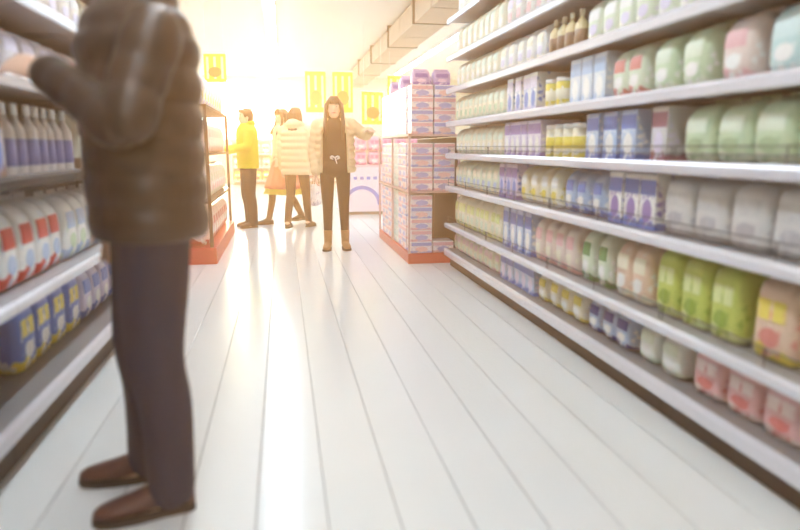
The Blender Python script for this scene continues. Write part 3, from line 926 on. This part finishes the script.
def shoe(t, j, s, nm, m, m_sole, boot=0.0, name='shoe', L=.26):
    an = j['an_' + nm]
    td = j['toe_' + nm].copy(); td.z = 0; td.normalize()
    sd = V(-td.y, td.x, 0)
    base = an.z - .085 * s
    o = V(an.x, an.y, base)
    h0 = o - td * .065 * s
    bm = bmesh.new()
    secs = []
    for f, hw, h in ((0.0, .022, .05), (.06, .034, .075), (.2, .039, .095), (.4, .041, .085), (.6, .047, .062), (.8, .045, .047), (.93, .034, .038), (1.0, .014, .026)):
        c = h0 + td * (f * L * s) + V(0, 0, (.016 + h / 2) * s)
        secs.append((c, sd * hw * s, V(0, 0, h / 2 * s)))
    loft(bm, secs, 16)
    if boot:
        kn = j['kn_' + nm]
        up = (kn - an).normalized()
        tube(bm, [an + V(0, 0, -.03) * s, an + up * .05 * s, an + up * boot * s], [.045 * s, .047 * s, .052 * s], n=14, round_ends=False)
    a = remesh(link(name, bm, m, t), .006, 3)
    bm = bmesh.new()
    pts = []
    for f, hw in ((0, .024), (.06, .036), (.3, .038), (.6, .05), (.8, .048), (.94, .036), (1.01, .012)):
        pts.append((f, hw))
    ring = [(f, hw) for f, hw in pts] + [(f, -hw) for f, hw in reversed(pts)]
    A = [bm.verts.new(h0 + td * (f * L * s) + sd * hw * s + V(0, 0, 0.001)) for f, hw in ring]
    B = [bm.verts.new(h0 + td * (f * L * s) + sd * hw * s + V(0, 0, .022 * s)) for f, hw in ring]
    n = len(ring)
    for i in range(n):
        bm.faces.new((A[i], A[(i + 1) % n], B[(i + 1) % n], B[i]))
    bm.faces.new(A[::-1]); bm.faces.new(B)
    link('sole', bm, m_sole, a)
    return a

def short_hair(col):
    def f(t, j, s):
        H = j['head']
        bm = bmesh.new()
        ell(bm, H + V(0, .022, .04) * s, .083 * s, .094 * s, .09 * s, 20, 12)
        ell(bm, H + V(0, .05, -.01) * s, .076 * s, .065 * s, .08 * s, 20, 12)
        tube(bm, [H + V(-.06, -.045, .075) * s, H + V(0, -.075, .085) * s, H + V(.06, -.045, .075) * s], [.024 * s, .028 * s, .024 * s], n=10)
        for k in (-1, 1):
            tube(bm, [H + V(k * .068, -.03, .05) * s, H + V(k * .072, -.02, 0) * s], [.016 * s, .010 * s], n=8)
        remesh(link('hair', bm, mat('hair_%d' % sum(col), col, rough=0.45, bump=0.4, bscale=90), t), .006, 3)
    return f

def long_hair(col, length=.42, bangs=True, front=True):
    def f(t, j, s):
        H = j['head']
        bm = bmesh.new()
        ell(bm, H + V(0, .024, .036) * s, .087 * s, .096 * s, .094 * s, 20, 12)
        n = 7
        for i in range(n):                                     # back fall
            a = PI * (0.08 + 0.84 * i / (n - 1))
            x = math.cos(a); y = math.sin(a)
            tube(bm, [H + V(x * .075, .02 + y * .075, .03) * s, H + V(x * .085, .025 + y * .078, -.08) * s, H + V(x * .092, .045 + y * .085, -.2) * s, H + V(x * .085, .06 + y * .08, -length) * s], [.036 * s, .036 * s, .034 * s, .016 * s], n=10)
        if front:
            for k in (-1, 1):
                tube(bm, [H + V(k * .058, -.035, .06) * s, H + V(k * .083, -.035, -.02) * s, H + V(k * .095, -.05, -.12) * s, H + V(k * .098, -.115, -.22) * s, H + V(k * .085, -.135, -length * .85) * s], [.026 * s, .018 * s, .021 * s, .024 * s, .010 * s], n=10)
        if bangs:
            for i in range(5):
                x = (i - 2) / 2
                tube(bm, [H + V(x * .03, -.055, .105) * s, H + V(x * .05, -.088 + abs(x) * .016, .07) * s, H + V(x * .054, -.096 + abs(x) * .02, .036) * s], [.02 * s, .017 * s, .009 * s], n=8)
        remesh(link('hair', bm, mat('hair_%d' % sum(col), col, rough=0.4, bump=0.4, bscale=90), t), .006, 3)
    return f

m_blackfab = mat('black_fabric', (30, 27, 28), rough=0.75, bump=0.15, bscale=120)
m_blackpuff = mat('black_nylon', (47, 37, 32), rough=0.42, bump=0.25, bscale=30, noise=0.1)
m_jeans = mat('dark_jeans', (30, 36, 60), rough=0.85, bump=0.3, bscale=160, noise=0.12, nscale=30)
m_cream_p = mat('cream_nylon', (226, 200, 160), rough=0.5, bump=0.2, bscale=30)
m_tan = mat('tan_suede', (178, 132, 88), rough=0.8)
m_sole = mat('dark_sole', (50, 42, 40), rough=0.7)
m_zip = mat('zip_metal', (150, 140, 130), rough=0.3, metal=0.8)

# --- the man in black by the left shelves
def man_clothes(t, j, s):
    bm = bmesh.new()
    g_torso(bm, j, s, .85, 1.52, .21, .165, quilt=.075, period=.095, taper=-.02)
    for nm in 'lr':
        sleeve(bm, j, nm, s, .078, .054, quilt=.075, period=.09)
    tube(bm, [V(-.08, .03, 1.50), V(0, .085, 1.515), V(.08, .03, 1.50), V(.06, -.06, 1.47), V(0, -.09, 1.455), V(-.06, -.06, 1.47), V(-.08, .03, 1.50)], [.036] * 7, n=10)
    jk = remesh(link('jacket', bm, m_blackpuff, t), .008, 3)
    for nm in 'lr':
        bm = bmesh.new(); wr, el = j['wr_' + nm], j['el_' + nm]; d = (wr - el).normalized()
        tube(bm, [wr - d * .03, wr - d * .002], [.048, .046], n=14, steps=2, round_ends=False)
        link('cuff', bm, m_blackfab, jk, True)
    bm = bmesh.new(); tube(bm, [V(0, -.160, .86), V(0, -.166, 1.1), V(0, -.155, 1.36), V(0, -.125, 1.45)], [.005] * 4, n=6)
    link('zip', bm, m_zip, jk)
    trousers(t, j, s, m_jeans, r=(.108, .082, .068), ankle=-0.01, rx=.185, ry=.14)
    for nm in 'lr':
        shoe(t, j, s, nm, mat('brown_leather', (88, 52, 48), rough=0.4), m_sole, L=.285)
mz = math.radians(-76)
person('man in black puffer jacket and dark jeans reaching to the left shelf', (-0.392, 1.965, 0), mz, 1.74,
       J=dict(sh_l=V(.175, 0.03, 1.40), el_l=V(.262, -.06, 1.165), wr_l=V(.04, -.225, 1.30), hd_l=V(-.75, -.9, .35), pn_l=V(-.7, .1, -.6), curl_l=.35,
              sh_r=V(-.20, 0, 1.41), el_r=V(-.24, .03, 1.13), wr_r=V(-.22, -.08, .90), hd_r=V(.1, -.2, -1), pn_r=V(1, 0, 0),
              an_l=V(.085, .0, .085), kn_l=V(.085, -.02, .50), toe_l=V(-.05, -1, 0), hip_l=V(.09, 0.0, .92), hip_r=V(-.09, 0, .92),
              an_r=V(-.15, -.05, .085), kn_r=V(-.11, -.05, .50), toe_r=V(-.25, -1, 0)),
       clothes=man_clothes, hair=short_hair((34, 28, 26)), girth=1.08)

# --- the woman in the middle of the aisle
def woman_clothes(t, j, s):
    bm = bmesh.new()
    g_torso(bm, j, s, .86, 1.40, .142, .108)
    tube(bm, [V(0, .005, 1.36), V(0, 0.0, 1.415)], [.066, .058], n=16)
    remesh(link('top', bm, m_blackfab, t), .008, 4)
    # open quilted jacket: back and side panels left open at the front
    bm = bmesh.new()
    z0, z1 = .84, 1.37
    steps = 46; na = 26
    gap = math.radians(44)
    outer = []; inner = []
    for i in range(steps + 1):
        f = i / steps; z = z0 + (z1 - z0) * f
        q = 1 + .10 * (abs(math.sin(PI * (z - z0) / .075)) - .6)
        sq = 1 - (0.42 * ((f - .82) / .18) ** 1.6 if f > .82 else 0)
        ro, ri = [], []
        for a_ in range(na + 1):
            a = -PI / 2 + gap + (2 * PI - 2 * gap) * a_ / na
            fl = 1 + 0.10 * (1 - f)
            ro.append(bm.verts.new((.205 * sq * q * fl * math.cos(a), .15 * q * fl * math.sin(a), z)))
            ri.append(bm.verts.new((.165 * sq * fl * math.cos(a), .115 * fl * math.sin(a), z)))
        outer.append(ro); inner.append(ri)
    for i in range(steps):
        for a in range(na):
            bm.faces.new((outer[i][a], outer[i][a + 1], outer[i + 1][a + 1], outer[i + 1][a]))
            bm.faces.new((inner[i][a + 1], inner[i][a], inner[i + 1][a], inner[i + 1][a + 1]))
        bm.faces.new((outer[i + 1][0], inner[i + 1][0], inner[i][0], outer[i][0]))
        bm.faces.new((outer[i][na], inner[i][na], inner[i + 1][na], outer[i + 1][na]))
    for i, fl in ((0, 1), (steps, 0)):
        for a in range(na):
            q = (outer[i][a], inner[i][a], inner[i][a + 1], outer[i][a + 1])
            bm.faces.new(q if fl else q[::-1])
    for nm in 'lr':
        sleeve(bm, j, nm, s, .074, .052, quilt=.13, period=.07)
    tube(bm, [V(-.10, -.10, 1.30), V(-.115, -.03, 1.37), V(-.07, .06, 1.41), V(0, .09, 1.42), V(.07, .06, 1.41), V(.115, -.03, 1.37), V(.10, -.10, 1.30)], [.022, .034, .04, .042, .04, .034, .022], n=10)
    jk = remesh(link('jacket', bm, m_cream_p, t), .008, 2)
    for nm in 'lr':
        bm = bmesh.new(); wr, el = j['wr_' + nm], j['el_' + nm]; d = (wr - el).normalized()
        tube(bm, [wr - d * .04, wr - d * .004], [.042, .038], n=14, steps=2, round_ends=False)
        link('cuff', bm, m_tan, jk, True)
    bm = bmesh.new()
    for k in (-1, 1):
        tube(bm, [V(0, -.118, 1.0), V(k * .03, -.124, 1.012), V(k * .045, -.122, 0.995), V(k * .02, -.12, .985)], [.007, .012, .010, .006], n=8)
    tube(bm, [V(0.0, -.118, 1.0), V(.02, -.122, .94)], [.008, .006], n=8)
    link('belt_bow', bm, mat('bow_white', (236, 230, 224), rough=0.5), t, True)
    trousers(t, j, s, m_blackfab, r=(.088, .060, .044), ankle=.03, rx=.168, ry=.122, waist=.98)
    for nm in 'lr':
        shoe(t, j, s, nm, m_tan, m_sole, boot=.14, name='ankle_boot', L=.24)
person('woman in open cream puffer jacket, black top and trousers, facing the viewer', (0.555, 6.88, 0), math.radians(-4), 1.63,
       J=dict(el_l=V(.33, .03, 1.24), wr_l=V(.365, -.18, 1.27), hd_l=V(.15, -1, .1), pn_l=V(-.2, 0, -1), curl_l=.3,
              sh_l=V(.165, 0, 1.34), sh_r=V(-.165, 0, 1.335), el_r=V(-.225, .01, 1.07), wr_r=V(-.205, -.09, .85),
              hip_l=V(.085, 0, .87), hip_r=V(-.085, 0, .87), kn_l=V(.09, -.015, .47), kn_r=V(-.085, -.02, .47), an_l=V(.10, .01, .082), an_r=V(-.09, -.02, .082)),
       clothes=woman_clothes, hair=long_hair((58, 38, 30), .40), vox=.007)

# --- person in a cream coat just behind her
def cream_clothes(t, j, s):
    bm = bmesh.new()
    g_torso(bm, j, s, .74, 1.42, .20, .15, quilt=.10, period=.085, taper=-.05)
    for nm in 'lr':
        sleeve(bm, j, nm, s, .074, .05, quilt=.10, period=.08)
    tube(bm, [V(-.09, .03, 1.40), V(0, .10, 1.41), V(.09, .03, 1.40)], [.05, .075, .05], n=10)
    remesh(link('coat', bm, mat('pale_cream_nylon', (236, 214, 176), rough=0.55), t), .010, 2)
    trousers(t, j, s, mat('dark_brown_trousers', (62, 46, 44), rough=0.8), r=(.09, .064, .048), ankle=.0)
    for nm in 'lr':
        shoe(t, j, s, nm, mat('dark_shoe', (50, 38, 36), rough=0.5), m_sole)
person('person in pale cream padded coat walking away behind the standing woman', (0.185, 8.75, 0), math.radians(160), 1.62,
       J=dict(an_l=V(.08, .20, .11), kn_l=V(.085, .03, .47), an_r=V(-.09, -.20, .082), kn_r=V(-.085, -.13, .47), curl_r=1.1),
       clothes=cream_clothes, hair=long_hair((52, 38, 34), .15, True, False), vox=.010)
# patterned shoulder bag carried beside the coat
bag = thing('tote_bag', 'white patterned tote bag held by the person in the pale cream coat', 'bag', (0.435, 8.725, 0.315), math.radians(65))
bm = bmesh.new(); cube_grid(bm, 6, lambda x, y, z: pillow(.24, .08, .30, 6, .3)(x, y, z))
link('body', bm, print_mat((232, 226, 224), (200, 190, 200), (150, 140, 160)), bag, True)
for yy in (-0.012, 0.012):
    bm = bmesh.new(); tube(bm, [(-.07, yy, .29), (-.05, yy, .40), (0, yy, .44), (.05, yy, .40), (.07, yy, .29)], [.006] * 5, n=8)
    link('handle', bm, m_tan, bag, True)

# --- person with coral skirt
def coral_clothes(t, j, s):
    bm = bmesh.new()
    g_torso(bm, j, s, .90, 1.44, .165, .125)
    for nm in 'lr':
        sleeve(bm, j, nm, s, .064, .045)
    tube(bm, [V(-.07, .02, 1.43), V(0, .06, 1.44), V(.07, .02, 1.43), V(0, -.06, 1.42), V(-.07, .02, 1.43)], [.035] * 5, n=10)
    remesh(link('jumper', bm, mat('pale_beige_knit', (232, 206, 178), rough=0.9, bump=0.4, bscale=80), t), .010, 3)
    def skirt(name, z0, z1, r0, r1, m):
        bm = bmesh.new(); n = 48; steps = 8
        def ring(f, dr):
            z = z1 + (z0 - z1) * f
            r = r1 + (r0 - r1) * f
            return [bm.verts.new(((r + dr) * (1 + .09 * f * math.cos(9 * 2 * PI * k / n)) * math.cos(2 * PI * k / n), .8 * (r + dr) * (1 + .09 * f * math.cos(9 * 2 * PI * k / n)) * math.sin(2 * PI * k / n), z)) for k in range(n)]
        O = [ring(i / steps, 0) for i in range(steps + 1)]
        I = [ring(i / steps, -.008) for i in range(steps + 1)]
        for i in range(steps):
            for k in range(n):
                k2 = (k + 1) % n
                bm.faces.new((O[i][k], O[i][k2], O[i + 1][k2], O[i + 1][k])); bm.faces.new((I[i][k2], I[i][k], I[i + 1][k], I[i + 1][k2]))
        for i in (0, steps):
            for k in range(n):
                k2 = (k + 1) % n
                bm.faces.new((O[i][k], O[i][k2], I[i][k2], I[i][k]))
        return link(name, bm, m, t, True)
    skirt('skirt', .52, 1.0, .315, .150, mat('coral_cloth', (232, 140, 120), rough=0.8))
    skirt('skirt_hem', .44, .52, .325, .310, mat('yellow_cloth', (232, 206, 90), rough=0.8))
    trousers(t, j, s, mat('brown_leggings', (84, 52, 44), rough=0.8), r=(.08, .058, .044), ankle=.0, name='leggings')
    for nm in 'lr':
        shoe(t, j, s, nm, mat('dark_shoe', (50, 38, 36), rough=0.5), m_sole)
person('person in pale jumper and coral skirt with yellow hem, walking', (0.01, 9.38, 0), math.radians(-60), 1.64,
       J=dict(an_l=V(.07, .24, .12), kn_l=V(.08, .02, .47), an_r=V(-.08, -.22, .082), kn_r=V(-.085, -.14, .48),
              wr_l=V(.20, -.20, .98), el_l=V(.22, .02, 1.12)),
       clothes=coral_clothes, hair=long_hair((58, 42, 34), .3), vox=.010)

# --- person in yellow
def yellow_clothes(t, j, s):
    bm = bmesh.new()
    g_torso(bm, j, s, .82, 1.43, .185, .145)
    for nm in 'lr':
        sleeve(bm, j, nm, s, .072, .05)
    tube(bm, [V(-.08, .02, 1.42), V(0, .08, 1.43), V(.08, .02, 1.42)], [.035, .045, .035], n=10)
    remesh(link('jacket', bm, mat('yellow_cloth_bright', (238, 208, 44), rough=0.7), t), .010, 3)
    trousers(t, j, s, mat('dark_brown_trousers', (62, 46, 44), rough=0.8), r=(.105, .085, .07), ankle=-.01, rx=.19, ry=.14)
    for nm in 'lr':
        shoe(t, j, s, nm, mat('dark_shoe', (50, 38, 36), rough=0.5), m_sole)
person('person in bright yellow jacket and dark trousers by the display stand', (-0.47, 9.05, 0), math.radians(-75), 1.62,
       J=dict(wr_l=V(.14, -.30, 1.06), el_l=V(.22, -.05, 1.12), hd_l=V(-.2, -1, 0), wr_r=V(-.12, -.30, 1.06), el_r=V(-.22, -.05, 1.12), hd_r=V(.2, -1, 0)),
       clothes=yellow_clothes, hair=short_hair((46, 36, 32)), girth=1.05, vox=.010)

# ------------------------------------------------------------------ added orange volume filling the shop, imitates lens-flare glow
hm = bpy.data.materials.new('flare_haze'); hm.use_nodes = True
nt = hm.node_tree; nt.nodes.clear()
_o = nt.nodes.new('ShaderNodeOutputMaterial'); _v = nt.nodes.new('ShaderNodeVolumeScatter')
_v.inputs['Color'].default_value = (1.0, 0.50, 0.22, 1)  # orange of the flare put into the scatter colour
_v.inputs['Density'].default_value = FLARE_HAZE
_v.inputs['Anisotropy'].default_value = 0.62
nt.links.new(_v.outputs[0], _o.inputs['Volume'])
hz = boxobj('flare_haze', (-WX + .02, WX - .02, NEAR + .02, FAR - 0.1, 0.002, CEIL - .09), hm)
tag(hz, 'added thin orange volume in the aisle, imitating lens-flare glow', 'flare_haze', kind='stuff')
